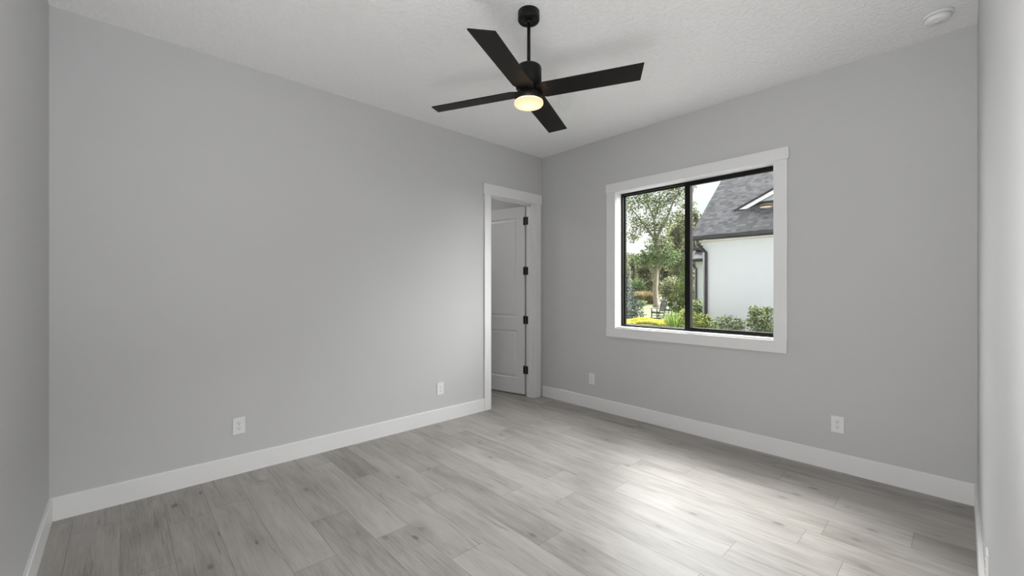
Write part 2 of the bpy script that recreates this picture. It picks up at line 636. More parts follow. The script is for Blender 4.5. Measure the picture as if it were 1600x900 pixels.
# ------------------------------------------------------------------ window
win = struct(empty('window_1', ((WX0 + WX1) / 2, YF, WZ0)))
WO = Vector(win.location)


def wput(name, bm, mat, parent=win):
    bmesh.ops.translate(bm, vec=-WO, verts=bm.verts[:])
    return put(name, bm, mat, parent)


# casings
CL0, CL1 = -2.687, WX0 + 0.008
CR0, CR1 = WX1 - 0.008, -0.962
bm = bmesh.new(); box(bm, -2.697, -0.950, YF - 0.024, YF, 2.432, 2.530, 0.002); wput('head_casing', bm, M['trim'])
bm = bmesh.new(); box(bm, -2.690, CL1, YF - 0.018, YF, 0.950, 2.432, 0.0015); wput('side_casing', bm, M['trim'])
bm = bmesh.new(); box(bm, CR0, CR1, YF - 0.018, YF, 0.950, 2.432, 0.0015); wput('side_casing', bm, M['trim'])
bm = bmesh.new(); box(bm, -2.694, -0.964, YF - 0.020, YF, 0.850, 0.950, 0.002); wput('apron', bm, M['trim'])
# white lining of the reveal
FY = YF + 0.10
bm = bmesh.new()
box(bm, WX0, WX0 + 0.010, YF, FY + 0.06, WZ0, WZ1)
box(bm, WX1 - 0.010, WX1, YF, FY + 0.06, WZ0, WZ1)
box(bm, WX0, WX1, YF, FY + 0.06, WZ1 - 0.010, WZ1)
wput('jamb_lining', bm, M['trim'])
bm = bmesh.new(); box(bm, WX0, WX1, YF - 0.001, FY + 0.06, WZ0 - 0.004, WZ0 + 0.008, 0.001); wput('sill', bm, M['trim'])
# bronze frame: two sashes meeting at a mullion, the right one in front
fx0, fx1, fz0, fz1 = WX0 + 0.010, WX1 - 0.010, WZ0 + 0.008, WZ1 - 0.010
mx0, mx1 = -1.862, -1.800


def ring(bm, x0, x1, z0, z1, y0, y1, wl_, wr, wt, wb, bev=0.002):
    box(bm, x0, x0 + wl_, y0, y1, z0, z1, bev)
    box(bm, x1 - wr, x1, y0, y1, z0, z1, bev)
    box(bm, x0 + wl_, x1 - wr, y0, y1, z1 - wt, z1, bev)
    box(bm, x0 + wl_, x1 - wr, y0, y1, z0, z0 + wb, bev)


bm = bmesh.new(); ring(bm, fx0, fx1, fz0, fz1, FY, FY + 0.07, 0.018, 0.018, 0.018, 0.018); frame = wput('frame', bm, M['bronze'])
bm = bmesh.new(); ring(bm, fx0 + 0.016, mx1 - 0.006, fz0 + 0.016, fz1 - 0.016, FY + 0.036, FY + 0.060, 0.014, 0.03, 0.012, 0.008)
sash1 = wput('sash', bm, M['bronze'])
bm = bmesh.new(); ring(bm, mx0, fx1 - 0.012, fz0 + 0.010, fz1 - 0.010, FY + 0.004, FY + 0.032, 0.055, 0.016, 0.032, 0.026)
sash2 = wput('sash', bm, M['bronze'])
bm = bmesh.new(); box(bm, -1.848, -1.838, FY - 0.006, FY + 0.006, 1.60, 1.72, 0.002); wput('latch', bm, M['bronze'], sash2)
bm = bmesh.new(); box(bm, fx0 + 0.026, mx1 - 0.03, FY + 0.046, FY + 0.050, fz0 + 0.020, fz1 - 0.022); wput('pane', bm, M['glass'], sash1)
bm = bmesh.new(); box(bm, mx0 + 0.05, fx1 - 0.024, FY + 0.016, FY + 0.020, fz0 + 0.030, fz1 - 0.036); wput('pane', bm, M['glass'], sash2)

# ------------------------------------------------------------------ door at the left wall
door = struct(empty('door_1', (XL, (DY0 + DY1) / 2, 0)))
DO = Vector(door.location)


def dput(name, bm, mat, parent=door, smooth=False):
    bmesh.ops.translate(bm, vec=-DO, verts=bm.verts[:])
    return put(name, bm, mat, parent, smooth)


bm = bmesh.new(); box(bm, XL, XL + 0.024, 2.985, 3.935, 2.448, 2.570, 0.002); dput('head_casing', bm, M['trim'])
bm = bmesh.new(); box(bm, XL, XL + 0.018, 3.000, DY0 - 0.004, 0, 2.448, 0.002); dput('side_casing', bm, M['trim'])
bm = bmesh.new(); box(bm, XL, XL + 0.018, DY1 + 0.006, 3.922, 0, 2.448, 0.002); dput('side_casing', bm, M['trim'])
bm = bmesh.new()
box(bm, XL - T - 0.002, XL + 0.002, DY0 - 0.012, DY0, 0, DZ - 0.008)
box(bm, XL - T - 0.002, XL + 0.002, DY1, DY1 + 0.012, 0, DZ - 0.008)
box(bm, XL - T - 0.002, XL + 0.002, DY0 - 0.012, DY1 + 0.012, DZ - 0.008, DZ + 0.006)
dput('jamb', bm, M['trim'])
bm = bmesh.new()
box(bm, XL - 0.075, XL - 0.040, DY0, DY0 + 0.011, 0, DZ - 0.008)
box(bm, XL - 0.075, XL - 0.040, DY1 - 0.011, DY1, 0, DZ - 0.008)
box(bm, XL - 0.075, XL - 0.040, DY0, DY1, DZ - 0.019, DZ - 0.008)
dput('door_stop', bm, M['trim'])
# leaf: local frame, u along width from the hinge, n = towards the viewer
hinge = Vector((XL - T - 0.027, DY1 + 0.013, 0))
ud = Vector((-0.5, -0.118, 0)).normalized()
nd = Vector((ud.y, -ud.x, 0)) * -1
if nd.y > 0:
    nd = -nd
LW, LT, LZ0, LZ1 = 0.70, 0.038, 0.018, 2.435


def L(u, n, z):
    return hinge + ud * (u + 0.004) + nd * n + Vector((0, 0, z))


def leaf_mesh():
    bm = bmesh.new()
    us = [0, 0.115, LW - 0.115, LW]
    zs = [LZ0, 0.215, 0.835, 1.005, 2.295, LZ1]
    for n0, flip in ((LT / 2, 1), (-LT / 2, -1)):
        def q(u, n, z):
            return bm.verts.new(L(u, n0 + flip * n, z))
        for i in range(3):
            for j in range(5):
                u0, u1, z0, z1 = us[i], us[i + 1], zs[j], zs[j + 1]
                if i == 1 and j in (1, 3):
                    prev = None
                    for ins, dep in ((0, 0), (0.006, -0.009), (0.018, -0.009), (0.040, -0.003), (0.041, -0.003)):
                        rg = [q(u0 + ins, dep, z0 + ins), q(u1 - ins, dep, z0 + ins), q(u1 - ins, dep, z1 - ins), q(u0 + ins, dep, z1 - ins)]
                        if prev:
                            for k in range(4):
                                bm.faces.new((prev[k], prev[(k + 1) % 4], rg[(k + 1) % 4], rg[k]))
                        prev = rg
                    bm.faces.new(prev)
                else:
                    bm.faces.new((q(u0, 0, z0), q(u1, 0, z0), q(u1, 0, z1), q(u0, 0, z1)))
    for (ua, za, ub, zb) in ((0, LZ0, 0, LZ1), (LW, LZ0, LW, LZ1), (0, LZ0, LW, LZ0), (0, LZ1, LW, LZ1)):
        bm.faces.new([bm.verts.new(L(ua, LT / 2, za)), bm.verts.new(L(ub, LT / 2, zb)), bm.verts.new(L(ub, -LT / 2, zb)), bm.verts.new(L(ua, -LT / 2, za))])
    bmesh.ops.remove_doubles(bm, verts=bm.verts[:], dist=0.0002)
    return bm


leaf = dput('door_leaf', leaf_mesh(), M['door'])
for hz in (2.245, 1.605, 0.975, 0.335):
    bm = bmesh.new()
    pc = L(-0.006, LT / 2 + 0.006, hz)
    lathe(bm, [(0, -0.052), (0.008, -0.052), (0.008, 0.052), (0, 0.052)], 14, pc)
    lathe(bm, [(0, 0.052), (0.006, 0.052), (0.004, 0.058), (0, 0.058)], 12, pc)
    # hinge leaves: one on the door edge, one on the jamb
    for k, (a, b) in enumerate((((0.0, LT / 2 + 0.0005), (0.020, LT / 2 + 0.003)),)):
        vs = [L(a[0], a[1], hz - 0.05), L(b[0], a[1], hz - 0.05), L(b[0], b[1], hz - 0.05), L(a[0], b[1], hz - 0.05)]
        ws = [v + Vector((0, 0, 0.10)) for v in vs]
        A = [bm.verts.new(v) for v in vs]; B = [bm.verts.new(v) for v in ws]
        bm.faces.new(A[::-1]); bm.faces.new(B)
        for k in range(4):
            bm.faces.new((A[k], A[(k + 1) % 4], B[(k + 1) % 4], B[k]))
    box(bm, XL - T - 0.004, XL - T + 0.030, DY1 - 0.0035, DY1 - 0.0005, hz - 0.05, hz + 0.05)
    h = dput('hinge', bm, M['black'], leaf)
# lever handle near the free edge of the leaf (out of view behind the wall)
bm = bmesh.new()
pc = L(LW - 0.065, LT / 2, 0.95)
tube(bm, [pc, pc + nd * 0.008], 0.030, 20)
tube(bm, [pc + nd * 0.004, pc + nd * 0.055], 0.010, 12)
tube(bm, [pc + nd * 0.050, pc + nd * 0.050 - ud * 0.11], 0.009, 12)
dput('handle', bm, M['black'], leaf)

# ------------------------------------------------------------------ ceiling fan
FX, FYc = -1.79, 1.81
fan = tag(empty('ceiling_fan', (FX, FYc, ZC)), 'black four-blade ceiling fan with a lit round lamp, hanging from the white ceiling', 'ceiling fan')
bm = bmesh.new(); lathe(bm, [(0, 0), (0.065, 0), (0.065, -0.050), (0.062, -0.055), (0.036, -0.0565), (0.034, -0.053), (0.022, -0.053), (0.020, -0.060), (0, -0.060)], 56)
cano = put('canopy', bm, M['black'], fan, True)
bm = bmesh.new(); tube(bm, [(0, 0, -0.05), (0, 0, -0.325)], 0.0105, 20)
lathe(bm, [(0, -0.052), (0.024, -0.052), (0.022, -0.064), (0.0105, -0.070), (0, -0.070)], 24)
put('downrod', bm, M['black'], fan, True)
bm = bmesh.new(); lathe(bm, [(0, -0.306), (0.022, -0.306), (0.026, -0.314), (0.066, -0.330), (0.074, -0.336), (0.077, -0.346), (0.077, -0.462), (0.0, -0.462)], 56)
mo = put('motor_housing', bm, M['black'], fan, True)
bm = bmesh.new(); lathe(bm, [(0, -0.462), (0.064, -0.462), (0.064, -0.502), (0.0, -0.502)], 48)
put('hub', bm, M['black'], fan, True)
bm = bmesh.new(); lathe(bm, [(0, -0.500), (0.081, -0.500), (0.083, -0.503), (0.083, -0.545), (0, -0.545)], 56)
lk = put('light_housing', bm, M['black'], fan, True)
bm = bmesh.new(); lathe(bm, [(0.0, -0.545), (0.083, -0.545), (0.088, -0.549), (0.0885, -0.553), (0.0875, -0.560), (0.083, -0.565), (0.074, -0.5685), (0.055, -0.571), (0.03, -0.5725), (0, -0.573)], 56)
ln = put('lamp_lens', bm, M['lens'], fan, True)
ln['label'] = 'glowing warm white lens'
bm = bmesh.new(); lathe(bm, [(0.0832, -0.5438), (0.0874, -0.5472), (0.0870, -0.5478), (0.0832, -0.5446), (0.0832, -0.5438)], 56)
lr = put('lamp_rim', bm, M['rim'], fan, True)
lr['label'] = 'brightly glowing upper rim of the lens'

# the light the fan's lamp gives
add_light('fan_lamp', 'AREA', (FX, FYc, ZC - 0.577), (0, 0, -1), FAN_W, (1.0, 0.76, 0.50), shape='DISK', size=0.15)

BR, BW = 0.675, 0.134
fwd = Vector((-math.sin(R(46.97)), math.cos(R(46.97)), 0))
rgt = Vector((math.cos(R(46.97)), math.sin(R(46.97)), 0))


def blade_mesh():
    bm = bmesh.new()
    # outline in local x (along), y (across)
    out = [(0.050, -0.045), (0.100, -BW / 2), (BR - 0.002, -BW / 2), (BR, -BW / 2 + 0.002), (BR - 0.03, BW / 2 - 0.002), (BR - 0.032, BW / 2), (0.100, BW / 2), (0.050, 0.045)]
    rot = Matrix.Rotation(R(-10.5), 4, 'X')
    for z in (1,):
        A = [bm.verts.new(rot @ Vector((x, y, 0.003))) for x, y in out]
        B = [bm.verts.new(rot @ Vector((x, y, -0.003))) for x, y in out]
        bm.faces.new(A); bm.faces.new(B[::-1])
        n = len(out)
        for k in range(n):
            bm.faces.new((A[k], B[k], B[(k + 1) % n], A[(k + 1) % n]))
    return bm


def iron_mesh():
    bm = bmesh.new()
    rot = Matrix.Rotation(R(-10.5), 4, 'X')
    box(bm, 0.045, 0.14, -0.028, 0.028, 0.0032, 0.009, 0.001, rot)
    for sx in (0.085, 0.12):
        g = bmesh.ops.create_cone(bm, cap_ends=True, segments=12, radius1=0.006, radius2=0.004, depth=0.004)
        bmesh.ops.transform(bm, matrix=rot @ Matrix.Translation((sx, 0, 0.011)), verts=g['verts'])
    return bm


# direction of the first blade tip (towards the camera, a little left)
d0 = (fwd * -0.62 + rgt * -0.247).normalized()
a0 = math.atan2(d0.y, d0.x)
b0 = put('blade', blade_mesh(), M['blade'], fan)
b0.location = (0, 0, -0.486); b0.rotation_euler = (0, 0, a0)
i0 = put('blade_bracket', iron_mesh(), M['black'], b0)
for k in range(1, 4):
    b = b0.copy(); COL.objects.link(b); b.parent = fan
    b.rotation_euler = (0, 0, a0 + k * math.pi / 2)
    i = i0.copy(); COL.objects.link(i); i.parent = b

# ------------------------------------------------------------------ smoke detector
sd = tag(empty('smoke_detector', (-0.098, 3.655, ZC)), 'white round smoke detector on the ceiling above the right corner', 'smoke detector')
bm = bmesh.new(); lathe(bm, [(0, 0), (0.072, 0), (0.072, -0.012), (0.069, -0.015), (0, -0.015)], 48); put('base', bm, M['plastic'], sd, True)
bm = bmesh.new(); lathe(bm, [(0, -0.014), (0.058, -0.014), (0.058, -0.019), (0.062, -0.020), (0.061, -0.032), (0.054, -0.042), (0.035, -0.045), (0.012, -0.0455), (0.012, -0.047), (0, -0.047)], 48)
put('cover', bm, M['plastic'], sd, True)

# ------------------------------------------------------------------ wall outlets (built facing -Y, plate centre at origin)
def make_outlet(name, w=0.080, h=0.125):
    t = empty(name)
    bm = bmesh.new(); box(bm, -w / 2, w / 2, -0.007, 0.0, -h / 2, h / 2, 0.0028)
    put('plate', bm, M['plastic'], t)
    for s in (1, -1):
        bm = bmesh.new()
        n = 28
        poly = []
        for k in range(n):
            a = 2 * math.pi * k / n
            poly.append((0.0172 * math.cos(a), s * 0.0195 + max(-0.0135, min(0.0135, 0.0172 * math.sin(a)))))
        prism(bm, poly, 'y', -0.0096, -0.006)
        rc = put('receptacle', bm, M['plastic'], t)
        bm = bmesh.new()
        zc = s * 0.0195
        box(bm, -0.0078, -0.0052, -0.0100, -0.0090, zc - 0.001, zc + 0.008)
        box(bm, 0.0052, 0.0078, -0.0100, -0.0090, zc + 0.0, zc + 0.007)
        prism(bm, [(0.003 * math.cos(a * math.pi / 6), zc - 0.007 + 0.003 * math.sin(a * math.pi / 6)) for a in range(12)], 'y', -0.0100, -0.0090)
        sl = put('slots', bm, M['slot'], rc)
        sl['label'] = 'dark contact slots'
    bm = bmesh.new(); prism(bm, [(0.003 * math.cos(a * math.pi / 6), 0.003 * math.sin(a * math.pi / 6)) for a in range(12)], 'y', -0.0082, -0.0065)
    put('screw', bm, M['chrome'], t)
    return t


def copy_tree(o, parent=None):
    c = o.copy()
    COL.objects.link(c)
    if parent is not None:
        c.parent = parent
    for ch in list(o.children):
        copy_tree(ch, c)
    return c


o1 = make_outlet('wall_outlet')
spots = [
    (XL, 0.645, 0.355, 90, 'white double outlet on the long grey wall, nearer the camera and farther from the door'),
    (XL, 2.418, 0.345, 90, 'white double outlet on the long grey wall, close to the open door'),
    (-2.896, YF, 0.342, 0, 'white double outlet below and left of the window, near the door corner'),
    (-0.637, YF, 0.352, 0, 'white double outlet on the window wall, right of the window'),
    (XR, 2.33, 0.350, -90, 'white double outlet on the bright right wall, seen edge-on at bottom right'),
]
for k, (x, y, z, rz, lab) in enumerate(spots):
    o = o1 if k == 0 else copy_tree(o1)
    o.location = (x, y, z)
    o.rotation_euler = (0, 0, R(rz))
    tag(o, lab, 'outlet', 'wall outlets above the baseboards')

# ================================================================== OUTSIDE
random.seed(7)
bm = bmesh.new(); box(bm, -80, 40, YF + TO + 0.01, 110, GZ - 0.3, GZ); struct(put('ground', bm, M['lawn']))
# pale drive crossing behind the oak, and a narrow strip in front of it
def strip(name, pts, z, mat):
    vs, fs = [], []
    for (x, y, hw) in pts:
        vs += [(x - hw * 0.64, y + hw * 0.77, z), (x + hw * 0.64, y - hw * 0.77, z)]
    bm = bmesh.new()
    V = [bm.verts.new(v) for v in vs]
    Lw = [bm.verts.new((v[0], v[1], v[2] - 0.08)) for v in vs]
    n = len(pts)
    for k in range(n - 1):
        bm.faces.new((V[2 * k], V[2 * k + 1], V[2 * k + 3], V[2 * k + 2]))
        bm.faces.new((Lw[2 * k], V[2 * k], V[2 * k + 2], Lw[2 * k + 2]))
        bm.faces.new((Lw[2 * k + 1], V[2 * k + 1], V[2 * k + 3], Lw[2 * k + 3]))
    return put(name, bm, mat)
st = strip('driveway', [(-36, 33, 3.2), (-26, 43.0, 3.2), (-23, 46.5, 3.2), (-10, 58, 3.2)], GZ + 0.02, M['path'])
struct(st)
st = strip('footpath', [(-26, 20.0, 0.5), (-17.2, 28.2, 0.5), (-15.4, 30.4, 0.5), (-9, 37, 0.5)], GZ + 0.02, M['path'])
struct(st)


bm = bmesh.new(); box(bm, -9, 6, YF + TO + 0.02, 9.9, GZ - 0.02, GZ + 0.025); struct(put('bounce_slab', bm, M['bounce_slab']))  # unseen neutral slab, added to keep green lawn bounce off house and ceiling


FINE = 0.85


# ---- foliage helper: leaves are separate folded blades scattered in blobs
def leaves(blobs, size, rng, squash=1.0, shell=0.45, aspect=0.55, up=0.0):
    vs, fs = [], []
    # many small leaves: same cover, finer texture
    size *= FINE
    blobs = [b[:6] + (int(b[6] / FINE ** 1.85),) for b in blobs]
    for (cx, cy, cz, rx, ry, rz_, n) in blobs:
        for _ in range(n):
            d = Vector((rng.gauss(0, 1), rng.gauss(0, 1), rng.gauss(0, 1))).normalized()
            rad = shell + (1 - shell) * rng.random() ** 0.6
            p = Vector((cx + d.x * rx * rad, cy + d.y * ry * rad, cz + d.z * rz_ * rad))
            a = Vector((rng.gauss(0, 1), rng.gauss(0, 1), rng.gauss(0, 0.7) + up)).normalized()
            b = a.cross(Vector((rng.gauss(0, 1), rng.gauss(0, 1), rng.gauss(0, 1))))
            if b.length < 1e-4:
                continue
            b.normalize()
            s = size * rng.uniform(0.65, 1.3)
            nrm = a.cross(b)
            k = len(vs)
            vs += [p - a * s * 0.5, p + b * s * aspect * 0.5 + nrm * s * 0.08, p + a * s * 0.5, p - b * s * aspect * 0.5 + nrm * s * 0.08]
            fs += [(k, k + 1, k + 2), (k, k + 2, k + 3)]
    return [tuple(v) for v in vs], fs


LM = {
    'oak': leaf_mat('oak_leaves', (0.020, 0.028, 0.009), (0.205, 0.239, 0.095), 0.45),
    'oakfresh': leaf_mat('fresh_leaves', (0.024, 0.047, 0.013), (0.157, 0.224, 0.076), 0.45),
    'wood': leaf_mat('woodland_leaves', (0.043, 0.050, 0.022), (0.325, 0.336, 0.179), 0.45),
    'wooddark': leaf_mat('dark_leaves', (0.028, 0.033, 0.017), (0.202, 0.218, 0.106), 0.45),
    'conifer': leaf_mat('blue_green_needles', (0.006, 0.016, 0.011), (0.086, 0.144, 0.095), 0.25),
    'yellow': leaf_mat('yellow_flowers', (0.40, 0.37, 0.01), (0.66, 0.66, 0.03), 0.35),
    'grass': leaf_mat('bright_grass_blades', (0.061, 0.107, 0.017), (0.300, 0.423, 0.110), 0.45),
    'tan': leaf_mat('tan_grass_blades', (0.101, 0.077, 0.034), (0.396, 0.321, 0.164), 0.4),
    'shrub': leaf_mat('glossy_shrub_leaves', (0.024, 0.040, 0.013), (0.287, 0.355, 0.150), 0.45),
    'lime': leaf_mat('lime_shrub_leaves', (0.057, 0.084, 0.013), (0.396, 0.437, 0.116), 0.45),
    'pom': leaf_mat('clipped_leaves', (0.060, 0.105, 0.012), (0.220, 0.280, 0.045), 0.35),
    'cypress': leaf_mat('cypress_needles', (0.070, 0.120, 0.030), (0.220, 0.290, 0.100), 0.4),
}


def rel(blobs, o):
    return [(b[0] - o[0], b[1] - o[1], b[2] - o[2]) + tuple(b[3:]) for b in blobs]


def plant(name, label, cat, base, blobs, size, mat, seed, stems=None, stem_mat='darkbark', group=None, **kw):
    """a plant as an Empty at its foot with foliage and stems below it; blobs are given relative to the base."""
    rng = random.Random(seed)
    e = tag(empty(name, base), label, cat, group)
    v, f = leaves(blobs, size, rng, **kw)
    raw('foliage', v, f, mat, e)
    if stems:
        bm = bmesh.new()
        for pts, rads in stems:
            tube(bm, pts, rads, 8)
        put('trunk' if cat == 'tree' else 'stem', bm, M[stem_mat], e, True)
    return e


# view-plane axes at the far garden: r = sideways, u = up
rX, rY = rgt.x, rgt.y


def off(r, f, z):
    """offset r metres to the right and f metres away from the window, z up"""
    return (rgt.x * r + fwd.x * f, rgt.y * r + fwd.y * f, z)


def blob(r, f, z, rr, rz_, n):
    x, y, zz = off(r, f, z)
    return (x, y, zz, rr, rr, rz_, n)


# the oak with the pale trunk
rng = random.Random(3)
base = (-18.10, 34.0, GZ)
bl = [blob(0.1, 0, 4.3, 1.9, 1.0, 620), blob(-1.0, 0.3, 4.2, 1.2, 0.8, 260), blob(1.1, -0.2, 4.4, 1.1, 0.8, 240), blob(0.3, 0, 5.6, 1.3, 1.0, 420),
      blob(-1.6, 0, 7.4, 1.1, 1.0, 210), blob(-2.2, 0.3, 9.0, 1.1, 1.0, 220), blob(-0.9, -0.3, 9.4, 1.2, 1.0, 260), blob(0.2, 0.2, 8.6, 1.2, 1.1, 300),
      blob(1.3, 0, 9.6, 1.1, 0.9, 240), blob(2.3, 0, 10.6, 1.3, 1.0, 300), blob(0.8, 0.2, 7.2, 0.9, 0.8, 160), blob(-0.5, 0, 7.0, 0.9, 0.8, 160),
      blob(-2.0, 0, 6.2, 0.8, 0.6, 110), blob(1.7, 0, 7.8, 0.8, 0.6, 110), blob(0.3, 0, 11, 2.2, 1.0, 380), blob(-1.8, 0.0, 10.8, 1.3, 1.0, 260),
      blob(2.6, 0, 8.9, 0.9, 0.6, 110)]
stems = [([off(0, 0, 0), off(0.05, 0, 0.3), off(-0.05, 0, 1.6), off(0.05, 0, 3.0), off(0.1, 0, 4.5), off(-0.05, 0, 6.2), off(-0.2, 0, 8.0)], [0.34, 0.24, 0.21, 0.20, 0.17, 0.13, 0.07]),
         ([off(-0.05, 0, 3.0), off(-0.7, 0.2, 4.0), off(-1.2, 0.3, 5.0)], [0.15, 0.1, 0.05]),
         ([off(0.05, 0, 3.0), off(0.7, -0.1, 4.0), off(1.2, -0.2, 4.9)], [0.15, 0.1, 0.05]),
         ([off(0, 0, 5.8), off(-1.0, 0, 7.2), off(-2.2, 0.2, 8.8)], [0.13, 0.09, 0.04]),
         ([off(0, 0, 6.0), off(0.9, 0, 7.6), off(1.6, 0, 9.4), off(2.3, 0, 10.6)], [0.13, 0.1, 0.07, 0.03]),
         ([off(-0.15, 0, 7.6), off(-0.7, 0, 9.0), off(-1.0, 0, 10.5)], [0.09, 0.06, 0.03]),
         ([off(-0.15, 0, 7.6), off(0.3, 0, 9.0), off(0.4, 0, 11)], [0.09, 0.06, 0.03])]
bl = [b[:6] + (int(b[6] * 1.8),) for b in bl]
fresh, bl = bl[:3], bl[3:]
plant('oak_tree', 'tall leafy tree with a pale trunk, behind the rocking chair', 'tree', base, bl, 0.23, LM['oak'], 11, stems, 'bark', shell=0.15)
vv, ff = leaves(fresh, 0.23, random.Random(12), shell=0.15)
lf = raw('lower_foliage', vv, ff, LM['oakfresh'], [o for o in COL.objects if o.name == 'oak_tree'][0])
lf['label'] = 'fresher green leaves low on the crown'

# woodland behind: each tree its own
woods = [
    (-25.9, 41.05, 'wood', 5.8, 1.25, 'low olive woodland tree at the left edge of the view, above the conifer'),
    (-32.1, 53.5, 'wooddark', 6.8, 2.1, 'dark woodland tree far behind, between the conifer and the pale trunk'),
    (-26.7, 47.5, 'wood', 5.3, 1.7, 'short pale woodland tree just left of the pale oak trunk'),
    (-31.6, 60.0, 'wood', 8.0, 2.3, 'olive woodland tree far behind the pale oak trunk'),
    (-25.6, 51.4, 'wooddark', 7.2, 1.9, 'dark woodland tree just right of the pale oak trunk'),
    (-31.3, 66.0, 'wood', 12.2, 2.6, 'tall faraway woodland tree between the oak crown and the mullion'),
    (-21.9, 47.0, 'wood', 10.2, 2.0, 'tall olive woodland tree close left of the mullion'),
    (-26.4, 60.6, 'wooddark', 12.8, 2.5, 'tall dark woodland tree hidden mostly by the mullion'),
    (-18.9, 50.8, 'wood', 11.8, 1.9, 'tall olive tree just right of the mullion, above the dark roof edge'),
    (-22.0, 66.0, 'wood', 12.4, 2.6, 'faraway olive tree peeking over the steep dark roof'),
]
for k, (x, y, m, h, w, lab) in enumerate(woods):
    rg_ = random.Random(100 + k)
    bl = []
    nb = int(10 + h * 1.6)
    for q in range(nb):
        t = q / (nb - 1)
        zz = 1.0 + t * (h - 1.5)
        ww = w * (0.55 + 0.45 * math.sin(math.pi * min(1, 0.25 + 0.75 * t)))
        bl.append((rg_.uniform(-ww, ww) * 0.6, rg_.uniform(-ww, ww) * 0.6, zz, ww * 0.55, ww * 0.55, h * 0.10, 190))
    stems = [([(0, 0, 0), (0.1, 0, h * 0.4), (0, 0.1, h * 0.85)], [0.22, 0.16, 0.05]),
             ([(0.1, 0, h * 0.35), (w * 0.5, 0.2, h * 0.6)], [0.10, 0.04]), ([(0.1, 0, h * 0.4), (-w * 0.5, -0.2, h * 0.65)], [0.10, 0.04])]
    plant('woodland_tree', lab, 'tree', (x, y, GZ), bl, 0.34, LM[m], 200 + k, stems, shell=0.15)

# blue-green conifer at the left edge
base = (-11.35, 17.85, GZ)
bl = []
for q in range(16):
    t = q / 15
    r = 1.22 * (1 - t) ** 0.85 + 0.08
    bl.append((0, 0, 0.15 + 2.55 * t, r, r, 0.24, int(80 + 560 * (1 - t))))
plant('conifer', 'blue-green cone-shaped conifer at the left edge of the window', 'shrub', base, bl, 0.125, LM['conifer'], 21, [([(0, 0, 0), (0, 0, 2.3)], [0.07, 0.02])], shell=0.3, aspect=0.5)

# cypress column beside the mullion
base = (-13.6, 29.6, GZ)
bl = [(0, 0, 0.4 + 0.29 * q, 0.30 * math.sin(math.pi * (0.18 + 0.80 * q / 11)) + 0.05, 0.30 * math.sin(math.pi * (0.18 + 0.80 * q / 11)) + 0.05, 0.25, 130) for q in range(12)]
plant('cypress', 'slim upright light green cypress behind the pom-pom topiary', 'shrub', base, bl, 0.18, LM['cypress'], 31, [([(0, 0, 0), (0, 0, 2.8)], [0.08, 0.02])], shell=0.4, aspect=0.35, up=1.2)

# pom-pom topiary
base = (-10.58, 22.40, GZ)
tp = tag(empty('topiary', base), 'pom-pom topiary of clipped green balls right of the rocking chair', 'shrub')
balls = [(0.00, 1.74, 0.27), (0.17, 1.30, 0.21), (-0.30, 1.08, 0.22), (0.10, 0.86, 0.22), (0.32, 0.64, 0.18), (-0.46, 0.76, 0.15), (-0.14, 0.50, 0.24), (0.20, 0.28, 0.22)]
rg_ = random.Random(41)
for (r, z, rad) in balls:
    v, f = leaves([blob(r, rg_.uniform(-0.1, 0.1), z, rad, rad * 0.82, 900)], 0.062, rg_, shell=0.8, aspect=0.75)
    raw('pompom', v, f, LM['pom'], tp)
bm = bmesh.new()
tube(bm, [off(0, 0, 0), off(0.05, 0, 0.6), off(0.08, 0, 1.1), off(0, 0, 1.7)], [0.05, 0.045, 0.035, 0.02], 8)
for (r, z, rad) in balls[1:]:
    tube(bm, [off(0.05, 0, max(0.05, z - 0.25)), off(r, 0, z)], [0.025, 0.015], 6)
put('stem', bm, M['darkbark'], tp, True)

# small shrubs of the middle distance
def round_shrub(name, label, base, r, h, mat, size, n, seed, **kw):
    rg_ = random.Random(seed)
    bl = []
    for q in range(7):
        a = rg_.uniform(0, 6.28); d = r * 0.5 * rg_.random()
        bl.append((math.cos(a) * d, math.sin(a) * d, h * rg_.uniform(0.35, 0.62), r * 0.62, r * 0.62, h * 0.38, n // 7))
    stems = [([(0, 0, 0), (r * 0.25 * math.cos(a), r * 0.25 * math.sin(a), h * 0.6)], [0.03, 0.012]) for a in (0.3, 2.2, 4.4)]
    return plant(name, label, 'shrub', base, bl, size, LM[mat], seed, stems, shell=0.35, **kw)


round_shrub('shrub', 'bright green rounded bush left of the pale oak trunk, beyond the drive', (-25.5, 43.9, GZ), 1.3, 2.9, 'oakfresh', 0.24, 1300, 51)
round_shrub('shrub', 'big pale olive bush right of the pale oak trunk', (-19.3, 39.3, GZ), 1.7, 3.0, 'wood', 0.24, 1700, 52)
round_shrub('shrub', 'low dark green clump at the foot of the oak', (-17.75, 30.9, GZ), 0.75, 0.75, 'shrub', 0.14, 700, 53)
round_shrub('shrub', 'olive bush low behind the topiary, next to the mullion', (-17.2, 41.6, GZ), 1.5, 2.8, 'wood', 0.24, 1300, 54)


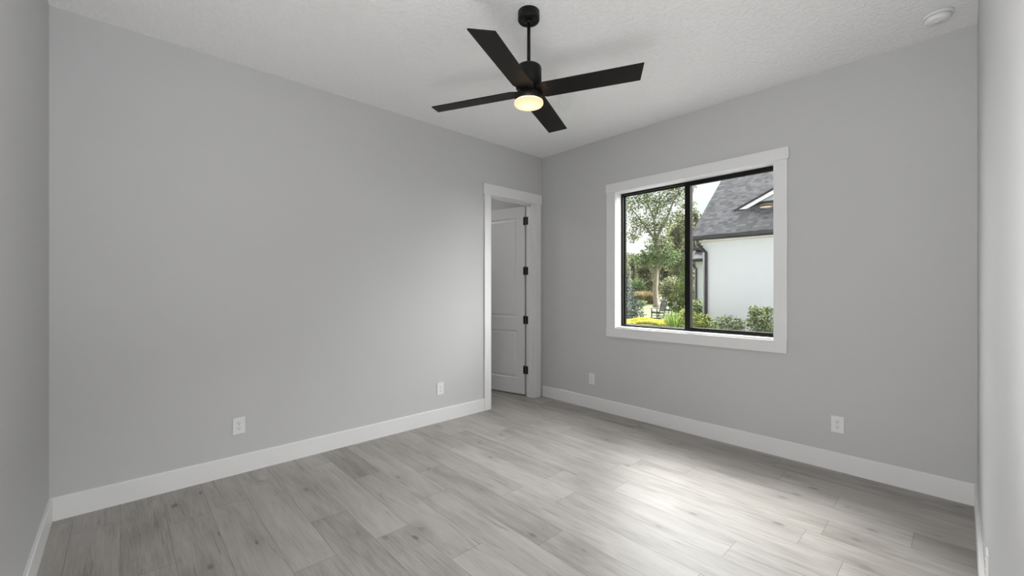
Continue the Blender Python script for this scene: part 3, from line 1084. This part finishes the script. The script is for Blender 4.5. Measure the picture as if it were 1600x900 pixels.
def grass_clump(name, label, base, r, h, n, mat, seed, width=0.02, cat='grass'):
    rg_ = random.Random(seed)
    vs, fs = [], []
    for _ in range(n):
        a = rg_.uniform(0, 6.28); d = r * math.sqrt(rg_.random())
        p = Vector((math.cos(a) * d, math.sin(a) * d, 0))
        lean = Vector((math.cos(a) * d * 0.7 + rg_.gauss(0, 0.15) * h, math.sin(a) * d * 0.7 + rg_.gauss(0, 0.15) * h, h * rg_.uniform(0.7, 1.1)))
        s = Vector((math.cos(a + 1.57), math.sin(a + 1.57), 0)) * width * rg_.uniform(0.7, 1.4)
        m_ = p + lean * 0.55 + Vector((0, 0, h * 0.12))
        k = len(vs)
        vs += [tuple(p - s), tuple(p + s), tuple(m_ + s * 0.8), tuple(m_ - s * 0.8), tuple(p + lean)]
        fs += [(k, k + 1, k + 2, k + 3), (k + 3, k + 2, k + 4)]
    o = raw(name, vs, fs, LM[mat])
    o.location = base
    return tag(o, label, cat)


grass_clump('ornamental_grass', 'tan feathery grass clump left of the oak trunk beyond the drive', (-22.9, 40.7, GZ), 0.95, 1.35, 1200, 'tan', 61, 0.035)
grass_clump('ornamental_grass', 'long bright green blades of a grass clump at the lower right of the left pane', (-7.55, 15.9, GZ), 0.42, 0.75, 260, 'grass', 62, 0.012)

# yellow flower bed (uncountable)
rg_ = random.Random(71)
vs, fs = [], []
for _ in range(17000):
    t = rg_.random(); s = rg_.random()
    x = -11.3 + 3.6 * t + 1.15 * s; y = 15.2 + 3.0 * t + 2.6 * (s - 0.35)
    hz = 0.22 + 0.10 * math.sin(x * 3.1) * math.sin(y * 2.7) + rg_.uniform(-0.10, 0.05)
    p = Vector((x, y, GZ + hz))
    a = Vector((rg_.gauss(0, 1), rg_.gauss(0, 1), rg_.gauss(0, 0.4))).normalized()
    b = a.cross(Vector((rg_.gauss(0, 0.4), rg_.gauss(0, 0.4), 1))).normalized()
    sz = rg_.uniform(0.02, 0.042)
    k = len(vs)
    vs += [tuple(p - a * sz), tuple(p + b * sz * 0.8), tuple(p + a * sz), tuple(p - b * sz * 0.8)]
    fs += [(k, k + 1, k + 2), (k, k + 2, k + 3)]
fl = raw('flower_bed', vs, fs, LM['yellow'])
tag(fl, 'bed of bright yellow flowers along the bottom of the left pane', 'flowers', kind='stuff')

# shrubs in front of the white house
plant('shrub', 'yellow-green bushy shrub at the downspout of the white house', 'shrub', (-5.05, 11.65, GZ),
      [blob(-0.05, 0, 0.45, 0.42, 0.30, 420), blob(0.12, -0.1, 0.72, 0.36, 0.24, 420), blob(-0.18, 0.05, 0.85, 0.26, 0.22, 260), blob(0.35, -0.1, 0.55, 0.25, 0.25, 220)],
      0.085, LM['lime'], 81, [([(0, 0, 0), (0.1, 0, 0.7)], [0.02, 0.01]), ([(0, 0, 0), (-0.12, 0.1, 0.8)], [0.02, 0.01])], shell=0.3)
plant('shrub', 'green bush reaching up beside the mullion behind the yellow-green shrub', 'shrub', (-5.98, 13.98, GZ),
      [blob(0, 0, 0.7, 0.42, 0.4, 420), blob(0.12, 0, 1.05, 0.36, 0.26, 320), blob(-0.15, 0, 1.0, 0.30, 0.26, 240)],
      0.09, LM['shrub'], 82, [([(0, 0, 0), (0.1, 0, 1.0)], [0.02, 0.01])], shell=0.3)
plant('shrub', 'loose middle shrub with dark and light leaves before the white wall', 'shrub', (-3.98, 11.0, GZ),
      [blob(-0.28, 0, 0.50, 0.28, 0.28, 240), blob(0.0, 0, 0.62, 0.30, 0.26, 280), blob(0.25, 0, 0.56, 0.28, 0.26, 240), blob(0.05, 0, 0.86, 0.30, 0.12, 110), blob(0.30, 0, 0.75, 0.18, 0.14, 80), blob(-0.3, 0, 0.78, 0.16, 0.12, 50)],
      0.080, LM['shrub'], 83, [([(0, 0, 0), off(0.15, 0, 0.8)], [0.015, 0.006]), ([(0, 0, 0), off(-0.2, 0, 0.8)], [0.015, 0.006]), ([(0, 0, 0), off(0.3, 0, 0.7)], [0.015, 0.006])], shell=0.15)
plant('shrub', 'taller leafy shrub at the lower right corner of the window', 'shrub', (-3.10, 10.55, GZ),
      [blob(0.0, 0, 0.5, 0.30, 0.35, 320), blob(0.0, 0, 0.92, 0.27, 0.28, 330), blob(-0.12, 0, 1.12, 0.16, 0.14, 90), blob(0.18, 0, 1.12, 0.16, 0.14, 100), blob(0.25, 0, 0.7, 0.25, 0.3, 220), blob(-0.2, 0, 0.85, 0.12, 0.12, 50)],
      0.085, LM['shrub'], 84, [([(0, 0, 0), off(0.05, 0, 1.1)], [0.015, 0.006]), ([(0, 0, 0), off(-0.15, 0, 1.1)], [0.015, 0.006]), ([(0, 0, 0), off(0.2, 0, 1.1)], [0.015, 0.006])], shell=0.15)
bm = bmesh.new(); box(bm, -6.2, 1.5, 10.2, 12.8, GZ - 0.02, GZ + 0.03, 0.01); struct(put('planting_bed', bm, M['mulch']))

# ---- rocking chairs
def make_rocker():
    t = empty('rocking_chair')
    def part(name, fn):
        bm = bmesh.new(); fn(bm); return put(name, bm, M['chair'], t)
    # faces +x; z up; seat 0.42 high
    def seat(bm):
        for k in range(6):
            x0 = -0.24 + k * 0.085
            box(bm, x0, x0 + 0.072, -0.27, 0.27, 0.40 + 0.008 * k, 0.424 + 0.008 * k, 0.004)
        box(bm, -0.24, 0.27, -0.27, -0.24, 0.345, 0.41, 0.003); box(bm, -0.24, 0.27, 0.24, 0.27, 0.345, 0.41, 0.003)
        box(bm, 0.24, 0.27, -0.27, 0.27, 0.36, 0.44, 0.003)
    part('seat', seat)
    rot = Matrix.Translation((-0.24, 0, 0.38)) @ Matrix.Rotation(R(-14), 4, 'Y')
    bk = None
    def rails(bm):
        box(bm, -0.016, 0.016, -0.25, 0.25, 0.64, 0.75, 0.006, rot)
        box(bm, -0.016, 0.016, -0.25, 0.25, 0.10, 0.16, 0.004, rot)
        for s in (-1, 1):
            box(bm, -0.022, 0.022, s * 0.265 - 0.022, s * 0.265 + 0.022, -0.28, 0.77, 0.005, rot)
    bk = part('back_frame', rails)
    for k in range(6):
        y = -0.205 + k * 0.082
        bm = bmesh.new(); box(bm, -0.008, 0.008, y - 0.026, y + 0.026, 0.15, 0.65, 0.003, rot); put('slat', bm, M['chair'], bk)
    for s in (-1, 1):
        part('arm', lambda bm: box(bm, -0.36, 0.36, s * 0.305 - 0.05, s * 0.305 + 0.05, 0.63, 0.655, 0.008))
        part('front_leg', lambda bm: box(bm, 0.235, 0.28, s * 0.28 - 0.022, s * 0.28 + 0.022, 0.06, 0.63, 0.004))
        def rk(bm):
            n = 14
            pts = []
            for q in range(n + 1):
                x = -0.52 + 0.95 * q / n
                pts.append((x, 0.02 + 0.20 * (x + 0.02) ** 2))
            poly = pts + [(x, z + 0.055) for x, z in reversed(pts)]
            prism(bm, poly, 'y', s * 0.28 - 0.018, s * 0.28 + 0.018)
        part('rocker', rk)
        part('side_stretcher', lambda bm: box(bm, -0.28, 0.25, s * 0.28 - 0.012, s * 0.28 + 0.012, 0.20, 0.235, 0.003))
    return t


rc1 = make_rocker()
rc1.location = (-10.93, 20.78, GZ)
rc1.rotation_euler = (0, 0, R(240))
rc1.scale = (0.9, 0.9, 0.9)
tag(rc1, 'black slatted rocking chair on the lawn, standing clear in front of the oak', 'chair', 'rocking chairs in the garden')
rc2 = copy_tree(rc1)
rc2.location = (-11.72, 23.75, GZ)
rc2.rotation_euler = (0, 0, R(262))
tag(rc2, 'black rocking chair half hidden behind the pom-pom topiary', 'chair', 'rocking chairs in the garden')

# ---- white house next door
SL = 0.87
EY, EZ = 12.40, 2.83


def roof_slab(bm, x0, x1, y0, z0, y1, th=0.05):
    z1 = z0 + SL * (y1 - y0)
    prism(bm, [(y0, z0), (y1, z1), (y1, z1 - th), (y0, z0 - th)], 'x', x0, x1)


def downspout(bm, x, ywall, ztop, zbot, yeave, w=0.075):
    # from the gutter, back to the wall with two elbows, then down
    p = [(x - 0.10, yeave + 0.02, ztop), (x - 0.10, yeave + 0.04, ztop - 0.10), (x, ywall - 0.06, ztop - 0.34), (x, ywall - 0.06, zbot + 0.10), (x, ywall - 0.14, zbot + 0.03)]
    tube(bm, p, w * 0.6, 4)


hA = tag(empty('house', (-5.17, 12.8, GZ)), 'white stucco house with steep dark shingle roof filling the right pane', 'house')
HO = Vector(hA.location)


def hput(name, bm, mat, parent):
    base_o = HO
    bmesh.ops.translate(bm, vec=-base_o, verts=bm.verts[:])
    return put(name, bm, mat, parent)


bm = bmesh.new()
box(bm, -4.97, 6.0, 12.8, 13.0, GZ, 2.90)
prism(bm, [(12.8, GZ), (24.2, GZ), (24.2, 2.9), (18.5, 2.9 + SL * 5.6), (12.8, 2.9)], 'x', -5.30, -4.97)
hput('wall', bm, M['stucco'], hA)
bm = bmesh.new()
roof_slab(bm, -5.52, 6.2, EY, EZ + 0.10, 18.5)
prism(bm, [(18.5, EZ + 0.10 + SL * 6.1), (24.6, EZ + 0.10), (24.6, EZ), (18.5, EZ + SL * 6.1)], 'x', -5.52, 6.2)
hput('roof', bm, M['shingle'], hA)
bm = bmesh.new(); box(bm, -5.36, 6.0, EY + 0.01, 12.82, EZ - 0.07, EZ - 0.05); hput('soffit', bm, M['soffit'], hA)
bm = bmesh.new()
prism(bm, [(EY - 0.10, EZ + 0.065), (EY - 0.10, EZ + 0.0), (EY - 0.07, EZ - 0.03), (EY + 0.02, EZ - 0.03), (EY + 0.02, EZ + 0.065)], 'x', -5.52, 6.0)
hput('gutter', bm, M['gutter'], hA)
bm = bmesh.new(); downspout(bm, -5.20, 12.8, EZ - 0.03, GZ, EY - 0.03, 0.10); hput('downspout', bm, M['gutter'], hA)
bm = bmesh.new()
prism(bm, [(EY, EZ + 0.06), (18.5, EZ + 0.06 + SL * 6.1), (18.5, EZ - 0.08 + SL * 6.1), (EY, EZ - 0.08)], 'x', -5.51, -5.48)
hput('rake_board', bm, M['gutter'], hA)
# cross gable with white rake fascia
gx, gz, gy = -4.52, 3.74, 13.28
px_, sl2 = -1.95, 0.47
pz = gz + (px_ - gx) * sl2
yb = EY + (pz - EZ - 0.1) / SL
bm = bmesh.new()
prism(bm, [(gx + 0.15, gz - 0.2), (2 * px_ - gx - 0.15, gz - 0.2), (2 * px_ - gx - 0.25, gz), (px_, pz - 0.12), (gx + 0.25, gz)], 'y', gy + 0.22, gy + 0.9)
gb = hput('gable_wall', bm, M['stucco'], hA)
bm = bmesh.new()
for s in (1, -1):
    X = lambda v: px_ + s * (v - px_)
    v = [(X(gx - 0.08), gz - 0.04), (X(px_), pz), (X(px_), pz - 0.06), (X(gx - 0.08), gz - 0.10)]
    prism(bm, v, 'y', gy - 0.02, yb + 0.3)
hput('gable_roof', bm, M['gutter'], hA)
bm = bmesh.new()
for s in (1, -1):
    X = lambda v: px_ + s * (v - px_)
    v = [(X(gx + 0.06), gz - 0.035), (X(px_), pz - 0.06), (X(px_), pz - 0.18), (X(gx + 0.26), gz - 0.05)]
    prism(bm, v, 'y', gy, gy + 0.03)
hput('rake_fascia', bm, M['fascia'], hA)

# ---- farther wing seen past the corner
hB = tag(empty('house', (-9.75, 22.6, GZ)), 'low white house wing with dark roof, far behind the mullion', 'house')
HO = Vector(hB.location)
bm = bmesh.new(); box(bm, -9.75, -5.7, 22.6, 24.4, GZ, 2.95); hput('wall', bm, M['stucco'], hB)
bm = bmesh.new(); prism(bm, [(22.2, 2.95), (24.4, 4.05), (26.6, 2.95), (26.6, 2.85), (22.2, 2.85)], 'x', -10.1, -5.6); hput('roof', bm, M['shingle'], hB)
bm = bmesh.new(); prism(bm, [(22.08, 2.95), (22.08, 2.85), (22.12, 2.80), (22.2, 2.80), (22.2, 2.95)], 'x', -10.1, -5.6); hput('gutter', bm, M['gutter'], hB)
bm = bmesh.new(); downspout(bm, -9.70, 22.6, 2.8, GZ, 22.14, 0.12); hput('downspout', bm, M['gutter'], hB)
# small hip on its roof
bm = bmesh.new(); prism(bm, [(-10.0, 3.55), (-8.9, 3.98), (-7.8, 3.55), (-7.8, 3.47), (-10.0, 3.47)], 'y', 23.0, 24.4); hput('dormer_roof', bm, M['gutter'], hB)
bm = bmesh.new(); prism(bm, [(-9.6, 3.47), (-8.2, 3.47), (-8.2, 3.3), (-9.6, 3.3)], 'y', 23.1, 24.3); hput('dormer_wall', bm, M['fascia'], hB)
